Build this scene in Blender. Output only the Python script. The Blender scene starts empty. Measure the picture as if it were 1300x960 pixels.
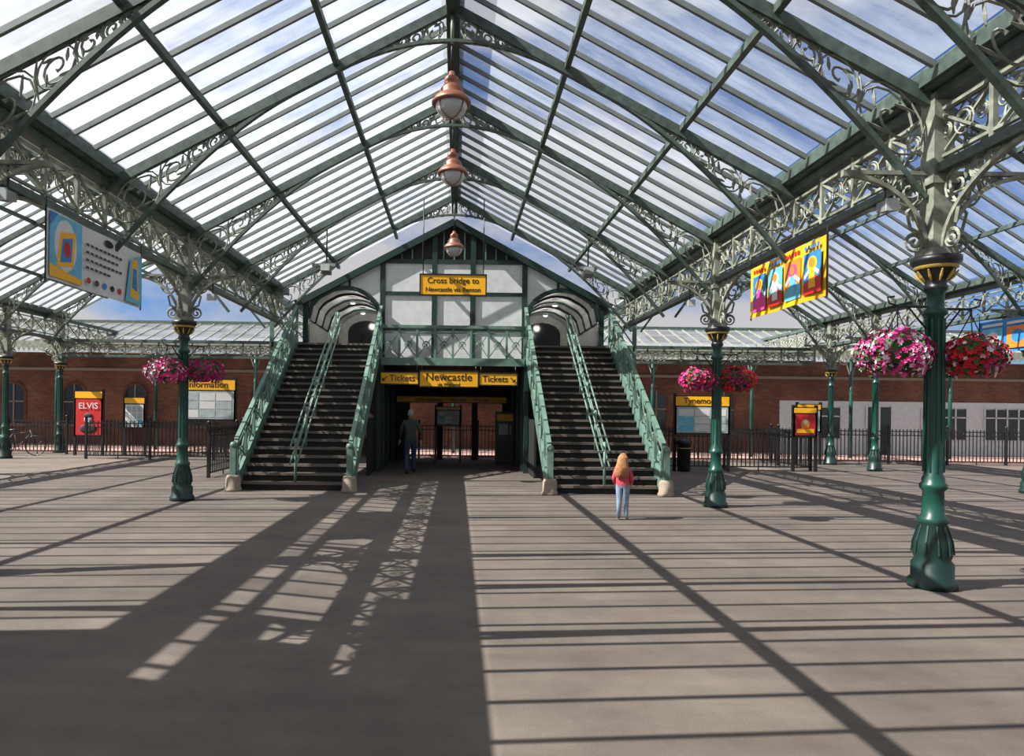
import bpy, math, random
from mathutils import Vector, Matrix
random.seed(7)
S=bpy.context.scene
COL=S.collection
# ---------------------------------------------------------------- materials
def nodes(name):
    m=bpy.data.materials.new(name); m.use_nodes=True
    nt=m.node_tree
    return m,nt,nt.nodes['Principled BSDF']
def mat(name,col,rough=.6,metal=0,var=.15,scale=6,bump=0):
    m,nt,b=nodes(name)
    b.inputs['Roughness'].default_value=rough; b.inputs['Metallic'].default_value=metal
    tc=nt.nodes.new('ShaderNodeTexCoord'); n=nt.nodes.new('ShaderNodeTexNoise')
    n.inputs['Scale'].default_value=scale; n.inputs['Detail'].default_value=4
    nt.links.new(tc.outputs['Object'],n.inputs['Vector'])
    r=nt.nodes.new('ShaderNodeMapRange'); r.inputs['From Min'].default_value=.3; r.inputs['From Max'].default_value=.7
    nt.links.new(n.outputs['Fac'],r.inputs['Value'])
    mx=nt.nodes.new('ShaderNodeMix'); mx.data_type='RGBA'
    mx.inputs[6].default_value=tuple(c*(1-var) for c in col)+(1,)
    mx.inputs[7].default_value=tuple(min(1,c*(1+var)) for c in col)+(1,)
    nt.links.new(r.outputs['Result'],mx.inputs[0]); nt.links.new(mx.outputs[2],b.inputs['Base Color'])
    if bump:
        bp=nt.nodes.new('ShaderNodeBump'); bp.inputs['Strength'].default_value=bump
        nt.links.new(n.outputs['Fac'],bp.inputs['Height']); nt.links.new(bp.outputs['Normal'],b.inputs['Normal'])
    return m
GREEN=mat('paint_green',(.006,.052,.038),.35,var=.2)
BASEG=mat('paint_base_green',(.005,.026,.021),.4,var=.2)
DGREEN=mat('paint_dark_green',(.010,.032,.026),.45)
RGREEN=mat('paint_rafter_green',(.066,.096,.080),.5,var=.35,scale=9)
PGREEN=mat('paint_pale_green',(.11,.19,.15),.5,var=.2)
CREAM=mat('paint_cream',(.215,.232,.182),.6,var=.4,scale=9)
BAR=mat('glazing_bar_paint',(.15,.175,.165),.5)
BLACK=mat('black_iron',(.008,.009,.010),.4)
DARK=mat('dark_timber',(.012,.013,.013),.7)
WHITE=mat('white_panel',(.62,.64,.64),.6,var=.08)
PLASTER=mat('plaster_white',(.45,.45,.43),.8)
YELLOW=mat('sign_yellow',(.85,.42,.005),.45,var=.03)
GOLD=mat('capital_gold',(.50,.36,.07),.5)
COPPER=mat('copper_hood',(.30,.125,.08),.42,metal=.5)
STONE=mat('newel_stone',(.26,.21,.16),.85,bump=.3,scale=20)
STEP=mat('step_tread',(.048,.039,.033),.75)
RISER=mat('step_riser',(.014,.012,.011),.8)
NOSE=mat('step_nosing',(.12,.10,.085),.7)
SLATE=mat('slate',(.05,.053,.06),.7)
REDP=mat('poster_red',(.50,.012,.015),.5)
BLUEP=mat('poster_blue',(.03,.20,.50),.5)
SKYB=mat('poster_sky_blue',(.12,.42,.62),.5)
ORANGE=mat('poster_orange',(.75,.20,.02),.5)
PAPER=mat('paper_white',(.62,.62,.60),.5,var=.04)
PAPERG=mat('paper_grey',(.36,.42,.42),.5)
PINK=mat('petal_pink',(.72,.05,.28),.6); MAG=mat('petal_magenta',(.42,.012,.15),.6)
PW=mat('petal_white',(.80,.66,.72),.6); PRED=mat('petal_red',(.62,.010,.03),.6)
LEAF=mat('leaf_green',(.03,.10,.015),.6)
PLASTIC=mat('loudspeaker_grey',(.22,.23,.22),.5)
GLOBE=mat('lamp_globe_glass',(.50,.53,.55),.12,var=.03)
WINDOW=mat('window_pane_dark',(.02,.024,.028),.1)
CURB=mat('platform_edge_stone',(.30,.19,.165),.8)
def brick(name,c1,c2,mortar):
    m,nt,b=nodes(name); b.inputs['Roughness'].default_value=.85
    tc=nt.nodes.new('ShaderNodeTexCoord'); sp=nt.nodes.new('ShaderNodeSeparateXYZ'); cb=nt.nodes.new('ShaderNodeCombineXYZ')
    nt.links.new(tc.outputs['Object'],sp.inputs[0]); nt.links.new(sp.outputs['X'],cb.inputs['X']); nt.links.new(sp.outputs['Z'],cb.inputs['Y'])
    t=nt.nodes.new('ShaderNodeTexBrick'); t.inputs['Scale'].default_value=1
    t.inputs['Brick Width'].default_value=.23; t.inputs['Row Height'].default_value=.075; t.inputs['Mortar Size'].default_value=.008
    t.inputs['Color1'].default_value=c1+(1,); t.inputs['Color2'].default_value=c2+(1,); t.inputs['Mortar'].default_value=mortar+(1,)
    nt.links.new(cb.outputs[0],t.inputs['Vector'])
    n=nt.nodes.new('ShaderNodeTexNoise'); n.inputs['Scale'].default_value=.7; n.inputs['Detail'].default_value=6; nt.links.new(tc.outputs['Object'],n.inputs['Vector'])
    r=nt.nodes.new('ShaderNodeMapRange'); r.inputs['From Min'].default_value=.35; r.inputs['From Max'].default_value=.65; r.inputs['To Min'].default_value=.55; r.inputs['To Max'].default_value=1.1
    nt.links.new(n.outputs['Fac'],r.inputs['Value'])
    m2=nt.nodes.new('ShaderNodeMix'); m2.data_type='RGBA'; m2.blend_type='MULTIPLY'; m2.inputs[0].default_value=1
    nt.links.new(t.outputs['Color'],m2.inputs[6]); nt.links.new(r.outputs[0],m2.inputs[7]); nt.links.new(m2.outputs[2],b.inputs['Base Color'])
    return m
BRICK=brick('red_brick',(.24,.085,.042),(.14,.05,.028),(.15,.11,.085))
def floor_mat():
    m,nt,b=nodes('platform_paving'); b.inputs['Roughness'].default_value=.85
    tc=nt.nodes.new('ShaderNodeTexCoord')
    n1=nt.nodes.new('ShaderNodeTexNoise'); n1.inputs['Scale'].default_value=.8; n1.inputs['Detail'].default_value=9; n1.inputs['Roughness'].default_value=.7
    n2=nt.nodes.new('ShaderNodeTexNoise'); n2.inputs['Scale'].default_value=90; n2.inputs['Detail'].default_value=3
    for n in (n1,n2): nt.links.new(tc.outputs['Object'],n.inputs['Vector'])
    r=nt.nodes.new('ShaderNodeValToRGB'); r.color_ramp.elements[0].position=.32; r.color_ramp.elements[1].position=.70
    r.color_ramp.elements[0].color=(.100,.082,.069,1); r.color_ramp.elements[1].color=(.185,.152,.126,1)
    nt.links.new(n1.outputs['Fac'],r.inputs[0])
    mx=nt.nodes.new('ShaderNodeMix'); mx.data_type='RGBA'; mx.blend_type='MULTIPLY'; mx.inputs[0].default_value=.5
    nt.links.new(r.outputs[0],mx.inputs[6]); nt.links.new(n2.outputs['Fac'],mx.inputs[7])
    mp=nt.nodes.new('ShaderNodeMapping'); mp.inputs['Scale'].default_value=(.5,5,1); nt.links.new(tc.outputs['Object'],mp.inputs[0])
    n3=nt.nodes.new('ShaderNodeTexNoise'); n3.inputs['Scale'].default_value=1; n3.inputs['Detail'].default_value=5; nt.links.new(mp.outputs[0],n3.inputs['Vector'])
    r3=nt.nodes.new('ShaderNodeMapRange'); r3.inputs['From Min'].default_value=.35; r3.inputs['From Max'].default_value=.6; r3.inputs['To Min'].default_value=.88; r3.inputs['To Max'].default_value=1
    nt.links.new(n3.outputs['Fac'],r3.inputs['Value'])
    m2=nt.nodes.new('ShaderNodeMix'); m2.data_type='RGBA'; m2.blend_type='MULTIPLY'; m2.inputs[0].default_value=1
    nt.links.new(mx.outputs[2],m2.inputs[6]); nt.links.new(r3.outputs[0],m2.inputs[7]); nt.links.new(m2.outputs[2],b.inputs['Base Color'])
    bp=nt.nodes.new('ShaderNodeBump'); bp.inputs['Strength'].default_value=.2; bp.inputs['Distance'].default_value=.01
    nt.links.new(n2.outputs['Fac'],bp.inputs['Height']); nt.links.new(bp.outputs['Normal'],b.inputs['Normal'])
    return m
FLOOR=floor_mat()
PANE=.4733
def glass_mat(name,lo,hi,px):
    m=bpy.data.materials.new(name); m.use_nodes=True; nt=m.node_tree; nt.nodes.clear()
    N=nt.nodes.new; LK=nt.links.new
    out=N('ShaderNodeOutputMaterial'); mix=N('ShaderNodeMixShader')
    tr=N('ShaderNodeBsdfTransparent'); tr.inputs[0].default_value=(.94,.96,.98,1)
    tl=N('ShaderNodeBsdfTranslucent'); tl.inputs[0].default_value=(.80,.88,.97,1)
    df=N('ShaderNodeBsdfDiffuse'); df.inputs[0].default_value=(.68,.73,.78,1)
    m2=N('ShaderNodeMixShader'); m2.inputs[0].default_value=.3
    LK(tl.outputs[0],m2.inputs[1]); LK(df.outputs[0],m2.inputs[2])
    tc=N('ShaderNodeTexCoord'); mp=N('ShaderNodeMapping'); mp.inputs['Scale'].default_value=(.6,2.4,.6)
    LK(tc.outputs['Object'],mp.inputs[0])
    n=N('ShaderNodeTexNoise'); n.inputs['Scale'].default_value=1.2; n.inputs['Detail'].default_value=6; n.inputs['Roughness'].default_value=.65
    LK(mp.outputs[0],n.inputs['Vector'])
    sp=N('ShaderNodeSeparateXYZ'); LK(tc.outputs['Object'],sp.inputs[0])
    def fl(sock,div,off):
        a=N('ShaderNodeMath'); a.operation='ADD'; a.inputs[1].default_value=off; LK(sock,a.inputs[0])
        d=N('ShaderNodeMath'); d.operation='DIVIDE'; d.inputs[1].default_value=div; LK(a.outputs[0],d.inputs[0])
        f=N('ShaderNodeMath'); f.operation='FLOOR'; LK(d.outputs[0],f.inputs[0]); return f.outputs[0]
    cb=N('ShaderNodeCombineXYZ'); LK(fl(sp.outputs['Y'],PANE,8.2),cb.inputs['X']); LK(fl(sp.outputs['X'],px,0),cb.inputs['Y'])
    wn=N('ShaderNodeTexWhiteNoise'); wn.noise_dimensions='2D'; LK(cb.outputs[0],wn.inputs['Vector'])
    av=N('ShaderNodeMath'); av.operation='MULTIPLY_ADD'; av.inputs[1].default_value=.30; LK(wn.outputs['Value'],av.inputs[0]); LK(n.outputs['Fac'],av.inputs[2])
    r=N('ShaderNodeMapRange'); r.inputs['From Min'].default_value=.42; r.inputs['From Max'].default_value=.88
    r.inputs['To Min'].default_value=lo; r.inputs['To Max'].default_value=hi
    LK(av.outputs[0],r.inputs['Value']); LK(r.outputs[0],mix.inputs[0])
    LK(tr.outputs[0],mix.inputs[1]); LK(m2.outputs[0],mix.inputs[2]); LK(mix.outputs[0],out.inputs[0])
    return m
GLASSL=glass_mat('roof_glass_milky',.12,.34,1.633)
GLASSR=glass_mat('roof_glass_clear',.12,.55,1.633)
# ---------------------------------------------------------------- mesh builder
class MB:
    def __init__(s): s.v=[];s.f=[];s.m=[];s.mats=[];s.smooth=[]
    def mi(s,m):
        if m not in s.mats: s.mats.append(m)
        return s.mats.index(m)
    def face(s,idx,m,sm=False): s.f.append(idx); s.m.append(s.mi(m)); s.smooth.append(sm)
    def poly(s,pts,m):
        b=len(s.v); s.v+= [tuple(p) for p in pts]; s.face(list(range(b,b+len(pts))),m)
    def hexa(s,c,m):
        b=len(s.v); s.v+=[tuple(p) for p in c]
        for q in ((0,3,2,1),(4,5,6,7),(0,1,5,4),(1,2,6,5),(2,3,7,6),(3,0,4,7)): s.face([b+i for i in q],m)
    def box(s,a,b_,m):
        x0,y0,z0=a;x1,y1,z1=b_
        if x0>x1:x0,x1=x1,x0
        s.hexa([(x0,y0,z0),(x1,y0,z0),(x1,y1,z0),(x0,y1,z0),(x0,y0,z1),(x1,y0,z1),(x1,y1,z1),(x0,y1,z1)],m)
    def beam(s,p,q,w,h,m,up=(0,0,1)):
        p=Vector(p);q=Vector(q);d=(q-p).normalized();u=Vector(up)
        if abs(d.dot(u))>.98: u=Vector((0,1,0))
        r=d.cross(u).normalized();u=r.cross(d).normalized();r=r*w/2;u=u*h/2
        s.hexa([p-r-u,p+r-u,q+r-u,q-r-u,p-r+u,p+r+u,q+r+u,q-r+u],m)
    def tube(s,pts,r,m,n=5,cap=True,closed=False):
        pts=[Vector(p) for p in pts]; N=len(pts); rs=r if isinstance(r,(list,tuple)) else [r]*N
        b=len(s.v); ref=None
        for i,p in enumerate(pts):
            if closed: d=(pts[(i+1)%N]-pts[i-1])
            else: d=(pts[min(i+1,N-1)]-pts[max(i-1,0)])
            d=d.normalized() if d.length>1e-9 else Vector((0,0,1))
            if ref is None: ref=Vector((0,0,1)) if abs(d.z)<.9 else Vector((1,0,0))
            a=d.cross(ref)
            if a.length<1e-4: a=d.cross(Vector((.3,.7,.2)))
            a.normalize(); c=a.cross(d).normalized(); ref=c
            for k in range(n):
                t=2*math.pi*k/n; s.v.append(tuple(p+(a*math.cos(t)+c*math.sin(t))*rs[i]))
        for i in range(N if closed else N-1):
            j=(i+1)%N
            for k in range(n):
                k2=(k+1)%n; s.face([b+i*n+k,b+i*n+k2,b+j*n+k2,b+j*n+k],m,n>5)
        if cap and not closed:
            s.face([b+k for k in range(n)][::-1],m); s.face([b+(N-1)*n+k for k in range(n)],m)
    def lathe(s,prof,m,c=(0,0,0),n=20):
        b=len(s.v)
        for pr in prof:
            for k in range(n):
                t=2*math.pi*k/n; s.v.append((c[0]+pr[0]*math.cos(t),c[1]+pr[0]*math.sin(t),c[2]+pr[1]))
        for i in range(len(prof)-1):
            mm=prof[i][2] if len(prof[i])>2 else m
            for k in range(n):
                k2=(k+1)%n; s.face([b+i*n+k,b+i*n+k2,b+(i+1)*n+k2,b+(i+1)*n+k],mm,True)
    def ell(s,c,r,m,nu=10,nv=7):
        b=len(s.v)
        for j in range(nv+1):
            ph=math.pi*j/nv
            for k in range(nu):
                t=2*math.pi*k/nu
                s.v.append((c[0]+r[0]*math.sin(ph)*math.cos(t),c[1]+r[1]*math.sin(ph)*math.sin(t),c[2]-r[2]*math.cos(ph)))
        for j in range(nv):
            for k in range(nu):
                k2=(k+1)%nu; s.face([b+j*nu+k,b+j*nu+k2,b+(j+1)*nu+k2,b+(j+1)*nu+k],m,True)
    def mesh(s,name):
        me=bpy.data.meshes.new(name); me.from_pydata(s.v,[],s.f)
        for m in s.mats: me.materials.append(m)
        me.polygons.foreach_set('material_index',s.m); me.polygons.foreach_set('use_smooth',s.smooth); me.update()
        return me
    def obj(s,name,loc=(0,0,0),parent=None): return place(name,s.mesh(name),loc,parent)
def place(name,me,loc=(0,0,0),parent=None,scale=None,rz=0):
    o=bpy.data.objects.new(name,me); COL.objects.link(o); o.location=loc
    if parent: o.parent=parent
    if scale: o.scale=scale
    o.rotation_euler[2]=rz
    return o
def empty(name,loc=(0,0,0),rz=0):
    o=bpy.data.objects.new(name,None); COL.objects.link(o); o.location=loc; o.rotation_euler[2]=rz; o.empty_display_size=.2; return o
def text(parent,name,body,size,loc,m,rot=(math.pi/2,0,0)):
    c=bpy.data.curves.new(name,'FONT'); c.body=body; c.size=size; c.align_x='CENTER'; c.align_y='CENTER'; c.extrude=.0015; c.offset=.002
    c.materials.append(m); o=bpy.data.objects.new(name,c); COL.objects.link(o); o.location=loc; o.rotation_euler=rot; o.parent=parent; return o
# ---------------------------------------------------------------- scroll work
def scroll(mb,fn,cu,cw,r,m,t=.012,flip=1,depth=1.25):
    ring=[fn(cu+r*math.cos(a),cw+r*math.sin(a)) for a in [2*math.pi*i/14 for i in range(14)]]
    mb.tube(ring,t,m,n=4,closed=True)
    N=16
    sp=[]
    for i in range(N+1):
        q=i/N; a=flip*(q*depth*2*math.pi); rr=r*(.95-.78*q)
        sp.append(fn(cu+rr*math.cos(a),cw+rr*math.sin(a)))
    mb.tube(sp,[t*1.2]*N+[t*2.2],m,n=4)
def fill(mb,fn,h,L,m,t=.012,rmin=.035):
    u=.02;k=0
    while u<L:
        r=h(u)/2*.85
        for _ in range(4): r=h(min(L,u+r*1.1))/2*.92
        if r<rmin: break
        scroll(mb,fn,u+r,r+.01,r,m,t,1 if k%2 else -1)
        if r>.12:
            for a in (.6,2.2,3.8,5.4):
                mb.tube([fn(u+r+r*.9*math.cos(a),r+.01+r*.9*math.sin(a)),fn(u+r+r*.62*math.cos(a+.35),r+.01+r*.62*math.sin(a+.35)),fn(u+r+r*.5*math.cos(a+.75),r+.01+r*.5*math.sin(a+.75))],[t*.8,t*1.8,t*.6],m,n=4)
        hh=h(min(L,u+2*r))
        mb.tube([fn(u+2*r,.02),fn(u+2*r-.02,hh*.45),fn(u+2*r+.03,hh*.9)],[t*.6,t*2,t*.6],m,n=4)
        u+=2*r; k+=1
EAVE=4.9;RIDGE=7.5;HW=4.9;SL=(RIDGE-EAVE)/HW
def truss_mesh():
    mb=MB()
    for s in (-1,1):
        rz=lambda x: RIDGE-.08-SL*x
        mb.beam((0,0,rz(0)),(s*HW,0,rz(HW)),.08,.13,RGREEN)
        L=2.5; H=.95
        h=lambda u: H*max(0,(1-u/L))**1.8
        fn=lambda u,w: Vector((s*(HW-.12-u),0,rz(HW-.12-u)-.05-w))
        pts=[fn(L*i/14,h(L*i/14)) for i in range(15)]
        for a,b in zip(pts[:-1],pts[1:]): mb.beam(a,b,.07,.05,RGREEN)
        fill(mb,fn,h,L,CREAM)
        La=1.6
        h2=lambda a: .42*max(0,(1-a/La))**2+.0
        fn2=lambda a,w: Vector((s*(a+.1),0,rz(a+.1)-.05-w))
        pts=[fn2(La*i/10-.1,h2(La*i/10)) for i in range(11)]
        for a,b in zip(pts[:-1],pts[1:]): mb.beam(a,b,.06,.045,RGREEN)
        fill(mb,fn2,h2,La,CREAM,rmin=.03)
    mb.tube([(0,0,RIDGE-.1),(0,0,RIDGE-.6)],.03,CREAM,n=6)
    return mb.mesh('roof_truss')
TR=truss_mesh()
D0=6.77;SP=2.84
Ys=[D0+SP*k for k in range(-5,5)]
for y in Ys+[5.35]: place('roof_truss',TR,(0,y,0))
XR=13.1;XL=-14.4
sides=[((4.9+XR)/2,(XR-4.9)/2),((-4.9+XL)/2,(-XL-4.9)/2)]
for cx,hw in sides:
    for y in Ys+[20.97,23.8]: place('roof_truss',TR,(cx,y,0),scale=((hw-.03)/HW,1,1))
Y0,Y1=-8.2,19.25
def glazing(name,cx,hw,y0,y1,gl,gr):
    for s,g in ((-1,gl),(1,gr)):
        mb=MB()
        dx=s*.10; e=s*(hw-.24)
        z=lambda x:RIDGE+.1-(RIDGE-EAVE)/hw*abs(x)
        mb.poly([(dx,y0,z(dx)),(e,y0,z(e)),(e,y1,z(e)),(dx,y1,z(dx))],g)
        mb.obj(name,(cx,0,0))
    mb=MB()
    for s in (-1,1):
        y=y0
        while y<=y1:
            mb.beam((s*.1,y,RIDGE),(s*(hw-.25),y,RIDGE+.05-(RIDGE-EAVE)/hw*(hw-.22)),.042,.06,BAR)
            y+=PANE
        for t in (1/3,2/3):
            x=hw*t; mb.beam((s*x,y0,RIDGE-.03-(RIDGE-EAVE)*t),(s*x,y1,RIDGE-.03-(RIDGE-EAVE)*t),.075,.09,RGREEN)
    mb.obj('glazing_bar_frame',(cx,0,0))
    mb=MB(); mb.beam((0,y0,RIDGE-.02),(0,y1,RIDGE-.02),.16,.34,DGREEN)
    mb.beam((0,y0,RIDGE+.2),(0,y1,RIDGE+.2),.34,.05,DGREEN)
    mb.obj('ridge_beam',(cx,0,0))
glazing('roof_glazing',0,HW,Y0,Y1,GLASSL,GLASSR)
for cx,hw in sides: glazing('roof_glazing',cx,hw,Y0,25,GLASSL,GLASSR)
# unseen opaque panels added over the left aisle to shade the near floor
mb=MB(); hwl=sides[1][1]
zz=lambda x:RIDGE+.16-(RIDGE-EAVE)/hwl*abs(x)
for s,xa,xb,ye in ((-1,.1,4.4,3.3),(1,.1,.9,2.4),(1,.9,1.7,3.8),(1,1.7,2.6,3.3),(1,2.6,3.4,2.85),(1,3.4,3.9,4.7)):
    mb.hexa([(s*xa,-8.2,zz(xa)),(s*xb,-8.2,zz(xb)),(s*xb,ye,zz(xb)),(s*xa,ye,zz(xa)),(s*xa,-8.2,zz(xa)+.05),(s*xb,-8.2,zz(xb)+.05),(s*xb,ye,zz(xb)+.05),(s*xa,ye,zz(xa)+.05)],SLATE)
mb.obj('added_shade_roof',(sides[1][0],0,0))
def girder_mesh(L,z0=4.15,z1=4.88,pan=.71):
    mb=MB()
    for z,h in ((z0,.09),(z1,.10)): mb.beam((0,0,z),(0,L,z),.15,h,RGREEN)
    mb.beam((0,0,z0+.12),(0,L,z0+.12),.05,.03,CREAM); mb.beam((0,0,z1-.14),(0,L,z1-.14),.05,.03,CREAM)
    n=max(1,round(L/pan)); p=L/n
    for i in range(n):
        a=i*p;b=a+p
        mb.beam((0,a,z0+.12),(0,b,z1-.14),.02,.04,CREAM,up=(1,0,0)); mb.beam((.02,a,z1-.14),(.02,b,z0+.12),.02,.04,CREAM,up=(1,0,0))
        mb.beam((0,a,z0),(0,a,z1),.05,.05,CREAM)
        fn=lambda u,w,c=(a+b)/2,zz=(z0+z1)/2: Vector((0,c+u,zz+w))
        scroll(mb,fn,0,0,.12,CREAM,.010)
        for du,dw in ((-.23,0),(.23,0)):
            scroll(mb,fn,du,dw,.07,CREAM,.009)
    return mb.mesh('lattice_girder')
GM=girder_mesh(5.68)
for X in (-HW,HW,XR,XL):
    for k in range(-3,3 if abs(X)<5 else 4):
        y=D0+5.68*k
        if abs(X)<5 and k==2:
            g2=girder_mesh(1.1); place('lattice_girder',g2,(X,y,0)); continue
        place('lattice_girder',GM,(X,y,0))
    mb=MB(); ye=19.3 if abs(X)<5 else 25
    mb.box((-.18,-8.2,4.94),(.18,ye,5.0),RGREEN); mb.box((-.22,-8.2,4.96),(-.18,ye,5.12),RGREEN); mb.box((.18,-8.2,4.96),(.22,ye,5.12),RGREEN)
    mb.obj('valley_gutter',(X,0,0))
for a,b in ((4.6,XR),(XL,-4.6)):
    g=girder_mesh(b-a,3.55,4.1,.6); o=place('lattice_girder',g,(b,24.6,0)); o.rotation_euler[2]=math.pi/2
def column_mesh():
    mb=MB()
    K=BLACK;G=GREEN;B=BASEG
    prof=[(0.0,0,B),(.215,0,B),(.215,.07,B),(.185,.10,B),(.185,.24,B),(.155,.28,B),(.17,.33,B),(.16,.46,B),(.115,.62,B),(.13,.65),(.13,.69),(.10,.72),(.092,.96),(.12,.99),(.12,1.03),(.10,1.05),(.10,1.09),(.083,1.12),(.076,2.70),(.105,2.72),(.105,2.76),(.076,2.79),(.075,2.93),(.105,2.96,K),(.105,3.0,K),(.09,3.02,K),(.11,3.08,K),(.16,3.14,K),(.17,3.17,GOLD),(.19,3.18,GOLD),(.19,3.20,K),(.22,3.24,K),(.22,3.29,K),(0,3.29,K)]
    mb.lathe(prof,G,n=24)
    for k in range(10):
        t=2*math.pi*k/10; c,s_=math.cos(t),math.sin(t)
        mb.beam((.084*c,.084*s_,1.15),(.076*c,.076*s_,2.68),.016,.016,G)
        mb.tube([(.11*c,.11*s_,3.05),(.145*c,.145*s_,3.09),(.185*c,.185*s_,3.15)],[.006,.014,.008],GOLD,n=5)
        mb.tube([(.118*c,.118*s_,.62),(.165*c,.165*s_,.46),(.178*c,.178*s_,.34)],.010,B,n=4)
    mb.box((-.10,-.10,3.29),(.10,.10,4.9),CREAM)
    mb.box((-.13,-.13,3.29),(.13,.13,3.37),CREAM); mb.box((-.13,-.13,4.0),(.13,.13,4.07),CREAM)
    for ax in range(4):
        L=1.25 if ax%2 else .85; H=.78
        c,s_=[(1,0),(0,1),(-1,0),(0,-1)][ax]
        fn=lambda u,w: Vector((c*(.10+u),s_*(.10+u),4.13-w))
        h=lambda u: H*(1-math.sqrt(max(0,1-((L-u)/L)**2)))+.02
        pts=[fn(L*(i/14)**1.6,h(L*(i/14)**1.6)) for i in range(15)]
        for a,b in zip(pts[:-1],pts[1:]): mb.beam(a,b,.05,.04,CREAM)
        mb.beam(fn(0,0),fn(L,0),.05,.04,CREAM)
        fill(mb,fn,h,L,CREAM,t=.013,rmin=.03)
        fo=lambda u,w: Vector((c*(.10+u),s_*(.10+u),3.42+w))
        scroll(mb,fo,.12,.02,.09,CREAM,.013)
        mb.tube([fo(.02,.1),fo(.16,.16),fo(.2,.32),fo(.05,.5)],[.012,.02,.02,.01],CREAM,n=4)
    return mb.mesh('cast_iron_column')
CM=column_mesh()
cols=[(HW,6.77),(HW,12.45),(-HW,6.77),(-HW,12.45),(HW,1.09),(-HW,1.09),(HW,-4.59),(-HW,-4.59),
 (XR,21.0),(XR,23.5),(XR,15.29),(XR,9.6),(XR,3.9),(XL,21.8),(XL,24.8),(XL,15.9),(XL,9.6),(XL,3.9),(XR,-3),(XL,-3)]
for x,y in cols: place('cast_iron_column',CM,(x,y,0))
# ---------------------------------------------------------------- hanging lamps
def lamp_mesh():
    mb=MB()
    mb.tube([(0,0,.42),(0,0,1.1)],.02,BLACK,n=6)
    mb.lathe([(.0,.46),(.04,.45),(.05,.40),(.10,.36),(.11,.30),(.09,.28),(.13,.24),(.17,.18),(.16,.14),(.24,.08),(.28,.02),(.28,-.01),(.25,-.02),(.2,0)],COPPER,n=24)
    mb.lathe([(.22,.0),(.225,-.05),(.19,-.13),(.10,-.19),(0,-.205)],GLOBE,n=20)
    for k in range(4):
        t=math.pi/4+k*math.pi/2; c,s_=math.cos(t),math.sin(t)
        mb.tube([(.23*c,.23*s_,0),(.235*c,.235*s_,-.05),(.2*c,.2*s_,-.14),(.11*c,.11*s_,-.2),(0,0,-.22)],.008,COPPER,n=4)
    return mb.mesh('hanging_lamp')
LM=lamp_mesh()
for y in (9.61,12.45,18.13): place('hanging_lamp',LM,(0,y,6.06))
# ---------------------------------------------------------------- floor & surroundings
mb=MB(); mb.box((-30,-12,-.3),(30,24.6,0),FLOOR); mb.obj('floor')
mb=MB(); mb.box((-30,24.62,-.6),(30,26.15,-.5),SLATE)
for yy in (24.95,25.8):
    mb.box((-30,yy,-.45),(30,yy+.07,-.33),COPPER)
for i in range(90): mb.box((-29.8+i*.66,24.75,-.5),(-29.55+i*.66,26.05,-.45),DARK)
mb.obj('railway_track')
mb=MB(); mb.box((-30,26.2,-.5),(30,30.1,0),CURB); mb.obj('platform_far')
mb=MB()
wy=30.2
mb.box((-32,wy,0),(14.5,wy+.4,4.1),BRICK)
mb.box((14.5,wy,2.35),(32,wy+.4,4.1),BRICK); mb.box((14.5,wy-.05,0),(32,wy+.4,2.35),WHITE)
mb.box((-32,wy-.06,3.3),(32,wy,3.42),STONE)
for x in (-19.6,-16.9,-14.2,-11.5,-8.6,6,9,12):
    pts=[(x-.45,.9),(x+.45,.9)]+[(x+.45*math.cos(math.pi*i/10),2.25+.45*math.sin(math.pi*i/10)) for i in range(11)]
    mb.poly([(a,wy-.02,b) for a,b in pts],WINDOW)
    arc=[(x-.5,wy-.04,.9)]+[(x-.5*math.cos(math.pi*i/10),wy-.04,2.25+.5*math.sin(math.pi*i/10)) for i in range(11)]+[(x+.5,wy-.04,.9)]
    mb.tube(arc,.06,BRICK,n=4); mb.beam((x,wy-.04,.9),(x,wy-.04,2.7),.05,.05,STONE); mb.beam((x-.45,wy-.04,1.9),(x+.45,wy-.04,1.9),.05,.05,STONE)
    mb.beam((x-.55,wy-.06,.86),(x+.55,wy-.06,.86),.12,.1,STONE)
for i,x in enumerate((16.2,18.9,21.8,24.6)):
    if i==1: # door
        mb.box((x-.55,wy-.09,0),(x+.55,wy-.04,2.1),WINDOW)
        for k in (-.6,-.04,.52): mb.box((x+k,wy-.12,0),(x+k+.08,wy-.03,2.15),WHITE)
        mb.box((x-.55,wy-.11,0),(x+.55,wy-.03,.5),DGREEN); continue
    mb.box((x-1.0,wy-.09,.7),(x+1.0,wy-.04,2.05),WINDOW)
    for k in range(5): mb.box((x-1.04+k*.5,wy-.12,.65),(x-.98+k*.5,wy-.03,2.1),WHITE)
    mb.box((x-1.05,wy-.12,1.65),(x+1.05,wy-.03,1.70),WHITE)
mb.obj('wall_back')
mb=MB()
mb.poly([(-30,27,4.25),(30,27,4.25),(30,30.5,5.5),(-30,30.5,5.5)],GLASSR)
mb.poly([(-30,28.2,4.64),(30,28.2,4.64),(30,30.45,5.43),(-30,30.45,5.43)],SLATE)  # opaque sheet added beneath the glass to put the back wall in shade
for i in range(100):
    x=-30+i*.6; mb.beam((x,27,4.24),(x,30.5,5.49),.04,.06,CREAM)
mb.box((-30,26.95,4.05),(30,27.05,4.3),CREAM); mb.box((-30,30.4,5.4),(30,30.6,5.6),RGREEN)
for i in range(300):
    x=-30+i*.2; mb.poly([(x,26.93,4.05),(x+.09,26.93,3.86),(x+.18,26.93,4.05)],CREAM)
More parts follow.
